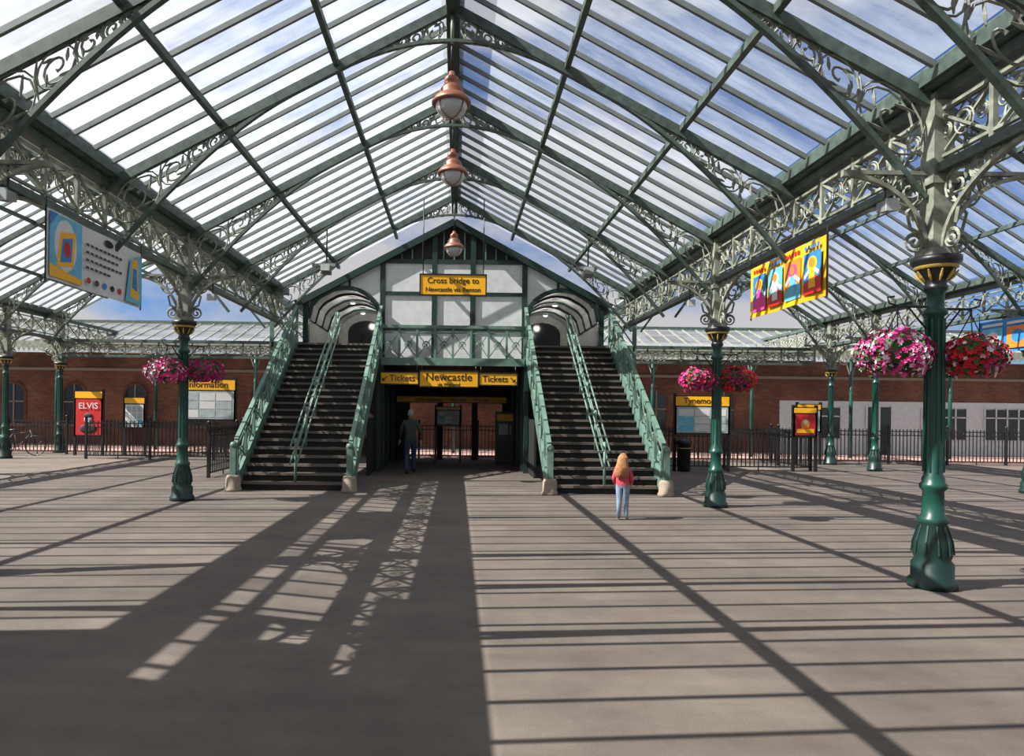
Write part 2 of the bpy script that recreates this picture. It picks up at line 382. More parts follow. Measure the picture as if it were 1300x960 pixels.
for x in range(-28,29,4):
    mb.tube([(x,27.3,-.0),(x,27.3,4.2)],.07,GREEN,n=8)
    for s in (-1,1):
        mb.tube([(x,27.3,3.2),(x+s*.2,27.3,3.8),(x+s*.9,27.3,4.1)],.03,CREAM,n=4)
        scroll(mb,lambda u,w: Vector((x+s*(.3+u),27.3,3.85+w)),0,.05,.15,CREAM,.02)
mb.obj('far_platform_canopy')
def fence(x0,y0,x1,y1,H=1.25):
    mb=MB(); L=math.hypot(x1-x0,y1-y0); n=int(L/.13); dx,dy=(x1-x0)/L,(y1-y0)/L
    for z in (.12,H-.22,H-.08): mb.beam((x0,y0,z),(x1,y1,z),.025,.035,BLACK)
    for i in range(n+1):
        x=x0+dx*.13*i;y=y0+dy*.13*i
        if i%16==0: mb.box((x-.035,y-.035,0),(x+.035,y+.035,H+.06),BLACK); mb.ell((x,y,H+.1),(.05,.05,.05),BLACK,8,5)
        else: mb.beam((x,y,.0 if i%8==0 else .1),(x,y,H),.024,.024,BLACK)
        if i%2==0 and i<n:
            mb.tube([(x,y,H-.22),(x+dx*.065,y+dy*.065,H-.10),(x+dx*.13,y+dy*.13,H-.22)],.008,BLACK,n=4)
    mb.obj('iron_fence')
fence(-22,24,24,24)
fence(6.2,20.6,10.9,20.6); fence(10.9,20.6,10.9,23.95); fence(-11.9,22,-6.2,22)
fence(-5.9,16.5,-5.9,21.9)
# ---------------------------------------------------------------- footbridge building and stairs
def stairs(side):
    mb=MB(); n=21; rise=.17; tr=.245; ys=14.15
    a,b=sorted((side*2.14,side*4.38))
    for i in range(n):
        z=(i+1)*rise; y=ys+i*tr
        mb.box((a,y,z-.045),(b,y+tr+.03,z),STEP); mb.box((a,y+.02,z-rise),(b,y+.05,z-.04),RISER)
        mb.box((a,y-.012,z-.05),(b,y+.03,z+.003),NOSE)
    ye=ys+n*tr; ze=n*rise
    mb.poly([(a,ys+.3,0),(b,ys+.3,0),(b,ye,ze-.3),(a,ye,ze-.3)],DARK)
    sl=rise/tr
    for X in (side*2.06,side*4.45):
        p=lambda y,off: (X,y,(y-ys)*sl+off)
        mb.beam(p(ys-.05,.12),p(ye,.12),.08,.34,PGREEN)
        mb.beam(p(ys-.05,1.08),p(ye,1.08),.09,.07,PGREEN); mb.beam(p(ys-.05,.93),p(ye,.93),.04,.035,PGREEN)
        N=9; st=(ye-ys)/N
        for k in range(N+1):
            y=ys+st*k; mb.beam(p(y,.2),p(y,1.08),.06,.06,PGREEN)
            if k<N:
                mb.beam(p(y,.28),p(y+st,.93),.025,.03,PGREEN); mb.beam(p(y,.93),p(y+st,.28),.025,.03,PGREEN)
                scroll(mb,lambda u,w,yc=y+st/2: Vector((X,yc+u,(yc-ys)*sl+.6+w)),0,0,.11,PGREEN,.012)
        mb.lathe([(0,0),(.17,0),(.17,.05),(.15,.08),(.15,.27),(.12,.33),(0,.33)],STONE,(X,ys-.22,0),n=16)
        mb.box((X-.06,ys-.28,.33),(X+.06,ys-.16,.9),PGREEN); mb.ell((X,ys-.22,.95),(.08,.08,.08),PGREEN)
        mb.beam((X,ys-.22,.84),p(ys,1.05),.08,.07,PGREEN); mb.beam((X,ys-.22,.3),p(ys,.3),.05,.2,PGREEN)
    X=side*3.25
    for dx in (-.07,.07):
        for off in (.95,.6): mb.tube([(X+dx,ys-.1,off-.05),(X+dx,ye-.1,(ye-.1-ys)*sl+off)],.022,PGREEN,n=6)
    for k in range(6):
        y=ys+.1+k*(ye-ys-.3)/5; z=(y-ys)*sl
        mb.tube([(X,y,z+(0.0 if k==0 else .1)),(X,y,z+1.02)],.03,PGREEN,n=6); mb.beam((X-.08,y,z+.93),(X+.08,y,z+.93),.03,.03,PGREEN)
    mb.obj('staircase')
stairs(-1);stairs(1)
F=19.4
def roofz(x): return 7.1-.535*abs(x)
mb=MB()
mb.box((-2.0,F,3.1),(2.0,F+.12,roofz(2.0)-.1),WHITE)
mb.poly([(-2.0,F+.05,roofz(2)-.1),(2.0,F+.05,roofz(2)-.1),(0,F+.05,roofz(0)-.1)],DARK)
for x in (-2.03,-.55,.55,2.03):
    mb.box((x-.075,F-.05,0 if abs(x)>2 else 3.1),(x+.075,F+.14,roofz(x)-.05),DGREEN)
for z,h in ((5.97,.12),(5.05,.10),(4.05,.1),(3.12,.14)): mb.box((-2.1,F-.04,z-h/2),(2.1,F+.13,z+h/2),DGREEN)
for i in range(-6,7):
    x=i*.3
    if abs(x)>1.9 : continue
    mb.box((x-.02,F-.0,6.0),(x+.02,F+.06,max(6.05,roofz(x)-.1)),PGREEN)
for s in (-1,1):
    mb.beam((s*4.5,F-.06,roofz(4.5)),(0,F-.06,roofz(0)),.14,.18,DGREEN)
    p=[(0,F-.1,7.12),(s*4.6,F-.1,roofz(4.6)+.02),(s*4.6,25,roofz(4.6)+.02),(0,25,7.12)]
    mb.poly(p,SLATE)
    xa,xb=2.03,4.2; cx=(xa+xb)/2; hw=(xb-xa)/2-.05; spr=4.3; N=18
    arc=lambda x: spr+.88*math.sqrt(max(0,1-((x-cx)/hw)**2))
    arcw=lambda x: min(arc(x),roofz(x)-.12)
    xs=[cx-hw+2*hw*i/N for i in range(N+1)]
    for i in range(N):
        x0,x1=xs[i],xs[i+1]
        mb.hexa([(s*x0,F,arcw(x0)),(s*x1,F,arcw(x1)),(s*x1,F+.12,arcw(x1)),(s*x0,F+.12,arcw(x0)),
                 (s*x0,F,roofz(x0)-.05),(s*x1,F,roofz(x1)-.05),(s*x1,F+.12,roofz(x1)-.05),(s*x0,F+.12,roofz(x0)-.05)],WHITE)
        mb.beam((s*x0,F-.03,arcw(x0)),(s*x1,F-.03,arcw(x1)),.09,.13,DGREEN)
        mb.poly([(s*x0,F+.12,arcw(x0)),(s*x1,F+.12,arcw(x1)),(s*x1,24.4,arcw(x1)),(s*x0,24.4,arcw(x0))],PLASTER)
        for yr in (20.3,21.3,22.3,23.3): mb.beam((s*x0,yr,arcw(x0)-.03),(s*x1,yr,arcw(x1)-.03),.08,.06,DGREEN)
    mb.box((s*2.95,F-.02,5.25),(s*3.02,F+.14,roofz(3)-.05),DGREEN)
    mb.box((s*4.15,F-.06,0),(s*4.3,F+.14,roofz(4.2)),DGREEN)
    mb.box((s*4.2,F+.14,3.3),(s*4.28,24.4,roofz(4.2)),PLASTER)
    mb.box((s*2.0,F+.14,3.3),(s*2.06,24.4,roofz(4.2)),PLASTER)
    mb.box((s*2.0,24.3,3.3),(s*4.2,24.4,5.4),PLASTER)
    mb.poly([(s*(2.5),24.28,3.57),(s*(3.8),24.28,3.57)]+[(s*(3.15+.65*math.cos(math.pi*i/8)),24.28,4.5+.4*math.sin(math.pi*i/8)) for i in range(9)],WINDOW)
    mb.box((s*2.1,19.3,3.3),(s*4.25,24.4,3.57),STEP)
    x0,x1=sorted((s*4.5,s*5.15))
    mb.box((x0,19.2,3.45),(x1,19.3,3.6),PGREEN)
    mb.beam((x0,19.25,4.55),(x1,19.25,4.55),.07,.07,PGREEN); mb.beam((x0,19.25,3.6),(x1,19.25,4.5),.03,.03,PGREEN); mb.beam((x0,19.25,4.5),(x1,19.25,3.6),.03,.03,PGREEN)
    mb.box((s*5.1,19.2,0),(s*5.2,19.3,4.6),PGREEN)
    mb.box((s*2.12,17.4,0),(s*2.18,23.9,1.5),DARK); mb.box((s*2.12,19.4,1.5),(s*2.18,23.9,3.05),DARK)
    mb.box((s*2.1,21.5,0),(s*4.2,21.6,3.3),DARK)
    for yy in (18.75,21.0,23.2): mb.box((s*1.98,yy-.06,0),(s*2.1,yy+.06,3.05),DGREEN)
for xa,xb in ((-2.1,-1.5),(-.55,-.35),(.65,.85),(1.7,2.1)): mb.box((xa,23.55,0),(xb,23.65,3.0),DARK)  # dark back screen, added to darken the space under the bridge
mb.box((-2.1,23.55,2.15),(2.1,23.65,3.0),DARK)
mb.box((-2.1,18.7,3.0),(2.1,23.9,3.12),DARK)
mb.box((-1.98,18.66,2.95),(1.98,18.70,3.16),PGREEN)
mb.beam((-2.0,18.72,4.02),(2.0,18.72,4.02),.09,.08,PGREEN); mb.beam((-2.0,18.72,3.85),(2.0,18.72,3.85),.04,.04,PGREEN)
for i in range(9):
    x=-1.98+i*.495; mb.box((x-.03,18.69,3.1),(x+.03,18.75,4.02),PGREEN)
    if i<8:
        mb.beam((x,18.72,3.18),(x+.495,18.72,3.85),.02,.025,PGREEN); mb.beam((x,18.72,3.85),(x+.495,18.72,3.18),.02,.025,PGREEN)
        scroll(mb,lambda u,w: Vector((x+.247+u,18.72,3.52+w)),0,0,.1,PGREEN,.01)
for s in (-1,1):
    for yy in (20.8,23): mb.ell((s*3.1,yy,5.0),(.1,.1,.06),GLOBE)  # made-up globe fittings to go with the added fill lights
mb.obj('footbridge_building')
for s in (-1,1):
    for yy in (20.8,23):
        L=bpy.data.lights.new('passage_fill_light','POINT'); L.energy=16; L.shadow_soft_size=.12; L.color=(1,.97,.92)  # fill light added to brighten the vaulted passage
        o=bpy.data.objects.new('passage_fill_light',L); COL.objects.link(o); o.location=(s*3.1,yy,4.85)
def machine(x,y):
    mb=MB(); mb.box((-.3,-.2,0),(.3,.2,1.7),BLACK); mb.box((-.26,-.21,1.4),(.26,-.19,1.62),YELLOW); mb.box((-.2,-.215,.95),(.1,-.19,1.3),PAPERG)
    mb.box((.14,-.22,.95),(.22,-.19,1.25),PLASTIC); mb.box((-.2,-.215,.35),(.2,-.19,.55),SLATE); mb.obj('ticket_machine',(x,y,0))
machine(1.7,22.3)
def arrow(mb,x,z,s):
    mb.beam((x-s*.06,-.012,z+.05),(x+s*.05,-.012,z-.05),.008,.025,BLACK,up=(0,0,1))
    mb.poly([(x+s*.08,-.014,z-.08),(x+s*.08,-.014,z+.02),(x-s*.02,-.014,z-.08)],BLACK)
def sign(name,cx,y,z0,z1,w,txts,hang=None,arr=0):
    e=empty(name,(cx,y,(z0+z1)/2)); h=(z1-z0)/2
    mb=MB(); mb.box((-w/2,0,-h),(w/2,.06,h),YELLOW)
    for a,b in (((-w/2-.02,-.015,-h-.02),(w/2+.02,.07,-h+.012)),((-w/2-.02,-.015,h-.012),(w/2+.02,.07,h+.02)),((-w/2-.02,-.015,-h),(-w/2+.012,.07,h)),((w/2-.012,-.015,-h),(w/2+.02,.07,h))): mb.box(a,b,BLACK)
    if hang:
        for s in (-1,1): mb.tube([(s*w*.46,.03,h),(s*w*.46,.03,hang-(z0+z1)/2)],.015,BLACK,n=6)
    if arr: arrow(mb,arr*w*.38,0,arr)
    mb.obj('panel',parent=e)
    for i,(t,dx,dz,sz) in enumerate(txts): text(e,'lettering_%d'%i,t,sz,(dx,-.004,dz),BLACK)
sign('direction_sign',-.1,18.5,2.36,2.78,1.6,[('Newcastle',0,.05,.30),('via Wallsend',0,-.15,.12)],2.93)
sign('direction_sign',-1.45,18.5,2.42,2.74,1.03,[('Tickets',0.08,0,.24)],2.93,-1)
sign('direction_sign',1.25,18.5,2.42,2.74,1.03,[('Tickets',-.08,0,.24)],2.93,1)
sign('direction_sign',0,16.7,4.56,5.06,1.62,[('Cross bridge to',0,.10,.20),('Newcastle via Benton',0,-.12,.155)],6.95)
sign('direction_sign',-.05,22.8,1.98,2.18,3.7,[('Ticket machines      Newcastle      Way out',0,0,.14)],3.0)
def board(name,cx,y,z0,z1,w,head,title,sheet,frame=BLACK,art=True):
    e=empty(name,(cx,y,0)); mb=MB()
    mb.box((-w/2,0,z0),(w/2,.06,z1),frame)
    hz=(z1-z0)*head
    mb.box((-w/2+.03,-.012,z1-hz),(w/2-.03,0,z1-.03),YELLOW)
    mb.box((-w/2+.06,-.012,z0+.06),(w/2-.06,0,z1-hz-.04),sheet)
    rr=random.Random(int(cx*10)); lw=w-.2; top=z1-hz-.08
    if sheet is PAPERG or sheet is PAPER:
        for i in range(3):
            for j in range(3):
                m=[PAPER,PAPERG,PAPER,PAPERG,SKYB][rr.randrange(5)]
                mb.box((-lw/2+i*lw/3+.02,-.017,z0+.1+j*(top-z0-.1)/3+.01),(-lw/2+(i+1)*lw/3-.02,-.011,z0+.1+(j+1)*(top-z0-.1)/3-.02),m)
    elif art:
        zc=(z0+top)/2
        mb.ell((0,-.014,zc+.05),(w*.2,.01,(top-z0)*.26),ORANGE,14,8); mb.ell((0,-.018,zc+.12),(w*.1,.01,(top-z0)*.12),PAPER,12,7)
        mb.box((-w*.36,-.018,z0+.12),(w*.36,-.011,z0+.24),YELLOW)
    for s in (-1,1): mb.box((s*(w/2-.02)-.04,-.0,0),(s*(w/2-.02)+.04,.08,z1+.06),BLACK)
    mb.obj('frame',parent=e)
    if title: text(e,'title',title,(z1-z0)*head*.8,(0,-.016,z1-hz/2-.01),BLACK)
    return e
board('notice_board',-7.6,21,1.3,2.6,1.75,.26,'Information',PAPERG)
board('notice_board',7.45,20.2,1.08,2.25,1.65,.26,'Tynemouth',PAPERG)
e=board('poster_board',-12.7,23.6,.65,2.25,1.0,.16,None,REDP,art=False)
text(e,'poster_lettering','ELVIS',.3,(0,-.03,1.72),PAPER)
mb=MB(); mb.ell((0,-.02,1.25),(.14,.02,.19),PAPERG); mb.ell((0,-.022,1.38),(.15,.022,.1),DARK); mb.ell((0,-.02,.93),(.3,.015,.16),DARK); mb.obj('poster_portrait',parent=e)
board('poster_board',-11.1,23.6,.95,2.05,.75,.2,None,PAPER)
board('poster_board',10.6,20.35,1.05,1.95,.72,.2,None,REDP)
board('poster_board',12.3,23.4,1.1,2.1,.85,.2,None,PAPERG)
board('poster_board',-.15,22.2,1.2,1.85,.85,.16,None,PAPERG)
# banners
def banner(x,y0,y1,z0,z1,base,face,art,tie=.4):
    e=empty('banner',(x,(y0+y1)/2,(z0+z1)/2)); mb=MB(); h=(z1-z0)/2;L=(y1-y0)/2
    N=12
    fx=lambda t:.015*math.sin(t*5)
    for i in range(N):
        a=-L+2*L*i/N;b=-L+2*L*(i+1)/N
        mb.hexa([(fx(a),a,-h),(fx(b),b,-h),(fx(b)+.008,b,-h),(fx(a)+.008,a,-h),(fx(a),a,h),(fx(b),b,h),(fx(b)+.008,b,h),(fx(a)+.008,a,h)],base)
    def P(u,w,lay):
        uu=u if face>0 else 1-u
        return (face*(.026+.0015*lay)+.004,-L+2*L*uu,-h+2*h*w)
    for it in art:
        k=it[0]; lay=it[-1]; m=it[-2]
        if k=='r': _,u0,u1,w0,w1=it[:5]; mb.poly([P(u0,w0,lay),P(u1,w0,lay),P(u1,w1,lay),P(u0,w1,lay)],m)
        elif k=='e': _,cu,cw,ru,rw=it[:5]; mb.poly([P(cu+ru*math.cos(2*math.pi*i/18),cw+rw*math.sin(2*math.pi*i/18),lay) for i in range(18)],m)
        elif k=='p': mb.poly([P(u,w,lay) for u,w in it[1]],m)
    for a in (-L,L):
        mb.tube([(0,a,h),(0,a,h+tie)],.008,BLACK,n=4); mb.tube([(0,a,-h-.03),(0,a,h+.03)],.012,BLACK,n=5)
    mb.obj('cloth',parent=e)
A=[('r',.01,.30,.04,.97,SKYB,0),('e',.15,.55,.10,.38,PAPER,1),('p',[(.07,.2),(.22,.28),(.24,.8),(.10,.72)],YELLOW,2),('p',[(.10,.28),(.20,.34),(.21,.7),(.12,.64)],BLUEP,3),('e',.16,.5,.03,.12,REDP,4),('p',[(.01,.04),(.30,.04),(.30,.12),(.01,.22)],YELLOW,2),('p',[(.01,.75),(.08,.97),(.01,.97)],BLUEP,2),
 ('p',[(.78,.04),(.99,.04),(.99,.95),(.84,.8)],SKYB,0),('p',[(.84,.15),(.95,.1),(.93,.85),(.86,.8)],YELLOW,1),('p',[(.86,.3),(.93,.26),(.92,.66),(.87,.66)],BLUEP,2),
 ('e',.58,.88,.05,.06,DARK,1)]
for r_,(w0,nn) in enumerate(((.70,9),(.58,8),(.46,9),(.34,6))):
    for k in range(nn):
        A.append(('r',.34+k*.045,.34+k*.045+.033,w0,w0+.04,SLATE,1))
for k,m in enumerate((REDP,SLATE,BLUEP,DARK,REDP)): A.append(('e',.37+k*.085,.16,.022,.05,m,1))
banner(-4.75,8.0,10.4,3.22,4.05,PAPER,1,A,.15)
A=[]
cols4=[(PINK,BLUEP,YELLOW),(REDP,SKYB,PAPER),(SKYB,ORANGE,PINK),(REDP,BLUEP,YELLOW)]
for i,(a,b,c) in enumerate(cols4):
    u=.05+i*.235
    A+=[('r',u,u+.2,.10,.80,b,0),('p',[(u,.10),(u+.2,.10),(u+.2,.32),(u+.12,.42),(u,.28)],a,1),('e',u+.1,.60,.055,.13,c,2),('p',[(u+.06,.2),(u+.14,.2),(u+.13,.52),(u+.07,.52)],c if i%2 else a,3),
        ('e',u+.1,.62,.03,.08,ORANGE,4),('p',[(u+.02,.36),(u+.08,.48),(u+.07,.54),(u+.01,.42)],PAPER,4),('p',[(u+.19,.36),(u+.12,.48),(u+.13,.54),(u+.2,.42)],PAPER,4)]
    for k in range(5): A.append(('r',u+.01+k*.037,u+.035+k*.037,.86,.93,[REDP,BLUEP][i%2],1))
banner(4.78,8.55,10.75,3.22,4.0,YELLOW,-1,A,.12)
A=[]
for i in range(4):
    u=.04+i*.24
    A+=[('r',u,u+.2,.1,.75,[SKYB,ORANGE,YELLOW,SKYB][i],0),('e',u+.1,.45,.06,.2,[PAPER,BLUEP,REDP,YELLOW][i],1),('r',u,u+.2,.82,.9,PAPER,0)]
banner(12.6,13.2,16.2,3.2,3.95,BLUEP,-1,A,.2)
for x,y,z in ((-2.85,15.29,4.95),(3.05,15.29,4.95)):
    mb=MB(); mb.tube([(0,0,.05),(0,0,RIDGE-.15-SL*abs(x)-z)],.018,BLACK,n=6)
    mb.box((-.2,-.05,-.03),(.2,.05,.04),PLASTIC); mb.hexa([(-.1,-.2,-.15),(.1,-.2,-.15),(.1,.1,-.2),(-.1,.1,-.2),(-.1,-.16,0),(.1,-.16,0),(.1,.12,-.04),(-.1,.12,-.04)],PLASTIC)
    mb.tube([(-.2,0,0),(-.26,-.15,-.03)],.05,PLASTIC,n=8); mb.obj('floodlight',(x,y,z))
for x,y,z,s in ((4.38,6.77,3.78,-1),(4.38,12.45,3.72,-1),(-4.38,12.45,3.72,1),(-4.38,6.77,3.78,1)):
    mb=MB(); mb.hexa([(-.06,-.10,-.06),(.06,-.10,-.06),(.05,.06,-.03),(-.05,.06,-.03),(-.06,-.12,.05),(.06,-.12,.05),(.05,.05,.06),(-.05,.05,.06)],PLASTIC); mb.box((-.065,-.13,-.06),(.065,-.115,.06),GLOBE); mb.tube([(0,0,.05),(0,0,.32)],.013,BLACK,n=5); mb.obj('floodlight',(x,y,z))
# ---------------------------------------------------------------- flower baskets
def basket_mesh(pal,seed,rx=.31,rz=.21):
    R=random.Random(seed); mb=MB()
    mb.lathe([(0,-.2),(.10,-.18),(.17,-.12),(.2,0),(.18,.03),(0,.03)],DARK,n=14)
    mb.ell((0,0,.02),(rx*.82,rx*.82,rz*.8),LEAF,12,8)
    for i in range(760):
        u=R.uniform(-.85,1);t=R.uniform(0,2*math.pi);q=math.sqrt(1-u*u)
        d=Vector((q*math.cos(t),q*math.sin(t),u)); lump=1+.12*math.sin(3*t+seed)+R.uniform(-.12,.12)
        p=Vector((d.x*rx*lump,d.y*rx*lump,d.z*rz*lump))
        m=LEAF if R.random()<.22 else (pal[int((math.sin(2.3*t+seed)+1)*.499*len(pal))] if R.random()<.5 else R.choice(pal))
        nrm=(d+Vector((R.uniform(-.5,.5),R.uniform(-.5,.5),R.uniform(-.3,.5)))).normalized()
        a=nrm.orthogonal().normalized(); b=nrm.cross(a); r=R.uniform(.020,.036)
        base=len(mb.v); mb.v.append(tuple(p))
        for k in range(10):
            rr=r if k%2==0 else r*.6
            mb.v.append(tuple(p+(a*math.cos(k*math.pi/5)+b*math.sin(k*math.pi/5))*rr+nrm*.012))
        for k in range(10): mb.face([base,base+1+k,base+1+(k+1)%10],m)
    for i in range(8):
        t=R.uniform(0,2*math.pi); r=rx*.75
        mb.tube([(r*math.cos(t),r*math.sin(t),-.05),(r*1.02*math.cos(t),r*1.02*math.sin(t),-.14),(r*.95*math.cos(t),r*.95*math.sin(t),-.20-R.random()*.03)],[.012,.018,.006],R.choice([LEAF]+pal),n=4)
    return mb
def basket(cx,cy,ang,dist,pal,seed,z=2.32,rx=.31,rz=.21):
    mb=basket_mesh(pal,seed,rx,rz)
    dx,dy=math.cos(ang),math.sin(ang)
    for k in range(3):
        t=k*2.094; mb.tube([(.2*math.cos(t),.2*math.sin(t),.02),(0,0,.42)],.006,BLACK,n=4)
    mb.tube([(0,0,.4),(0,0,.47),(-dx*(dist-.09),-dy*(dist-.09),.47)],.014,BLACK,n=5)
    mb.tube([(-dx*.02,-dy*.02,.47),(dx*.08,dy*.08,.50),(dx*.1,dy*.1,.56),(dx*.03,dy*.03,.57)],.01,BLACK,n=4)
    mb.tube([(-dx*(dist-.09),-dy*(dist-.09),.25),(-dx*(dist*.6),-dy*(dist*.6),.32),(-dx*(dist*.3),-dy*(dist*.3),.46)],.01,BLACK,n=4)
    mb.obj('hanging_flower_basket',(cx+dx*dist,cy+dy*dist,z))
basket(HW,6.77,math.pi,.38,[PINK,PW,PINK,PW,MAG],1,2.33,.315,.225)
basket(HW,6.77,0,.355,[PRED,PRED,PRED,MAG,PW],2,2.31,.275,.19)
basket(HW,12.45,math.pi,.37,[PINK,PRED,PINK,MAG],3,2.33,.30)
basket(HW,12.45,0,.37,[PRED,PRED,MAG],4,2.33,.28)
basket(-HW,12.45,math.pi+.9,.32,[PINK,MAG,PINK,PW],5,2.35,.34)
basket(-HW,12.45,.9,.40,[MAG,PINK,MAG],6,2.38,.34)
def bin_(x,y):
    mb=MB(); mb.lathe([(0,0),(.16,0),(.18,.05),(.2,.8),(.22,.82),(.22,.88),(.17,.96),(.05,1.0),(0,1.0)],BLACK,n=18)
    mb.lathe([(.203,.68),(.206,.68),(.207,.70),(.203,.70)],GOLD,n=18); mb.obj('litter_bin',(x,y,0))
bin_(6.85,20.0)
def bicycle(x,y,rz):
    mb=MB()
    for cx in (-.5,.5):
        mb.tube([(cx+.33*math.cos(a),0,.35+.33*math.sin(a)) for a in [2*math.pi*i/24 for i in range(24)]],.018,BLACK,n=6,closed=True)
        for i in range(10):
            a=math.pi*2*i/10; mb.tube([(cx,0,.35),(cx+.32*math.cos(a),0,.35+.32*math.sin(a))],.003,PLASTIC,n=3)
    for pts in ([(-.5,0,.35),(-.05,0,.3)],[(-.05,0,.3),(.33,0,.75)],[(-.05,0,.3),(-.18,0,.8)],[(-.18,0,.76),(.33,0,.8)],[(-.5,0,.35),(-.18,0,.78)],[(.5,0,.35),(.32,0,.88)]):
        mb.tube(pts,.018,SLATE,n=6)
    mb.tube([(.32,0,.88),(.34,0,.98),(.36,-.25,1.0)],.014,BLACK,n=5); mb.tube([(.34,0,.98),(.36,.25,1.0)],.014,BLACK,n=5)
    mb.ell((-.2,0,.88),(.14,.07,.035),BLACK); mb.tube([(-.18,0,.8),(-.2,0,.88)],.014,PLASTIC,n=5)
    mb.tube([(-.05,-.1,.3),(-.05,.1,.3)],.012,PLASTIC,n=5); mb.tube([(-.05+.09*math.cos(a),.03,.3+.09*math.sin(a)) for a in [math.pi*2*i/12 for i in range(12)]],.008,PLASTIC,n=4,closed=True)
    place('bicycle',mb.mesh('bicycle'),(x,y,0),rz=rz)
bicycle(-14.7,23.0,.15)
bicycle(-15.9,23.2,-.1)
# ---------------------------------------------------------------- people
HAIRG=mat('hair_grey',(.22,.21,.20),.8); HAIRB=mat('hair_strawberry',(.34,.15,.055),.6,var=.35,scale=25)
SKIN=mat('skin',(.45,.24,.17),.55,var=.06); JACK=mat('jacket_dark',(.03,.038,.034),.8); JEAN=mat('jeans_navy',(.02,.035,.09),.85)
PJ=mat('jacket_pink',(.50,.06,.085),.75); LJ=mat('jeans_light',(.20,.27,.38),.85,scale=20); SHOE=mat('shoe_dark',(.03,.02,.02),.5); SHOEW=mat('shoe_pale',(.35,.3,.28),.5)
EYE=mat('eye_white',(.8,.8,.8),.2); LIP=mat('lip',(.5,.15,.13),.5)
def skin_mesh(name,verts,edges,root=0,sub=2):
    me=bpy.data.meshes.new(name+'_sk'); me.from_pydata([v[0] for v in verts],edges,[])
    o=bpy.data.objects.new(name+'_sk',me); COL.objects.link(o)
    md=o.modifiers.new('s','SKIN'); md.use_smooth_shade=True
    lay=me.skin_vertices[0].data
    for i,v in enumerate(verts):
        r=v[1]; lay[i].radius=(r,r) if not isinstance(r,tuple) else r; lay[i].use_root=(i==root)
    sb=o.modifiers.new('b','SUBSURF'); sb.levels=sub; sb.render_levels=sub
    dg=bpy.context.evaluated_depsgraph_get(); dg.update()
    m2=bpy.data.meshes.new_from_object(o.evaluated_get(dg)); bpy.data.objects.remove(o); m2.name=name
    for p in m2.polygons: p.use_smooth=True
    return m2
def setm(me,mats,fn):
    me.materials.clear()
    for m in mats: me.materials.append(m)
    for p in me.polygons: p.material_index=fn(p.center)
def hand(e,w,d,side,sc):
    d=Vector(d).normalized(); sd=Vector((0,1,0)); sd=(sd-d*sd.dot(d)).normalized(); nn=d.cross(sd)*side
    V=[(Vector(w)-d*.02*sc,.024*sc),(Vector(w)+d*.03*sc,(.034*sc,.02*sc)),(Vector(w)+d*.075*sc,(.038*sc,.018*sc))]; E=[(0,1),(1,2)]
    for k,L in enumerate((.068,.078,.072,.055)):
        o=(k-1.5)*.02*sc; b=Vector(w)+d*.085*sc+sd*(-o); i=len(V)
        V+=[(b,.0095*sc),(b+d*L*.5*sc+nn*.008*sc,.009*sc),(b+d*L*.85*sc+nn*.028*sc,.008*sc),(b+d*L*.95*sc+nn*.045*sc,.0065*sc)]
        E+=[(2,i),(i,i+1),(i+1,i+2),(i+2,i+3)]
    i=len(V); b=Vector(w)+d*.03*sc
    V+=[(b+sd*.035*sc+nn*.01*sc,.012*sc),(b+sd*.055*sc+d*.035*sc+nn*.02*sc,.010*sc),(b+sd*.058*sc+d*.06*sc+nn*.03*sc,.008*sc)]; E+=[(1,i),(i,i+1),(i+1,i+2)]
    me=skin_mesh('hand',V,E,1,1); setm(me,[SKIN],lambda c:0); place('hand_'+('r' if side>0 else 'l'),me,parent=e)
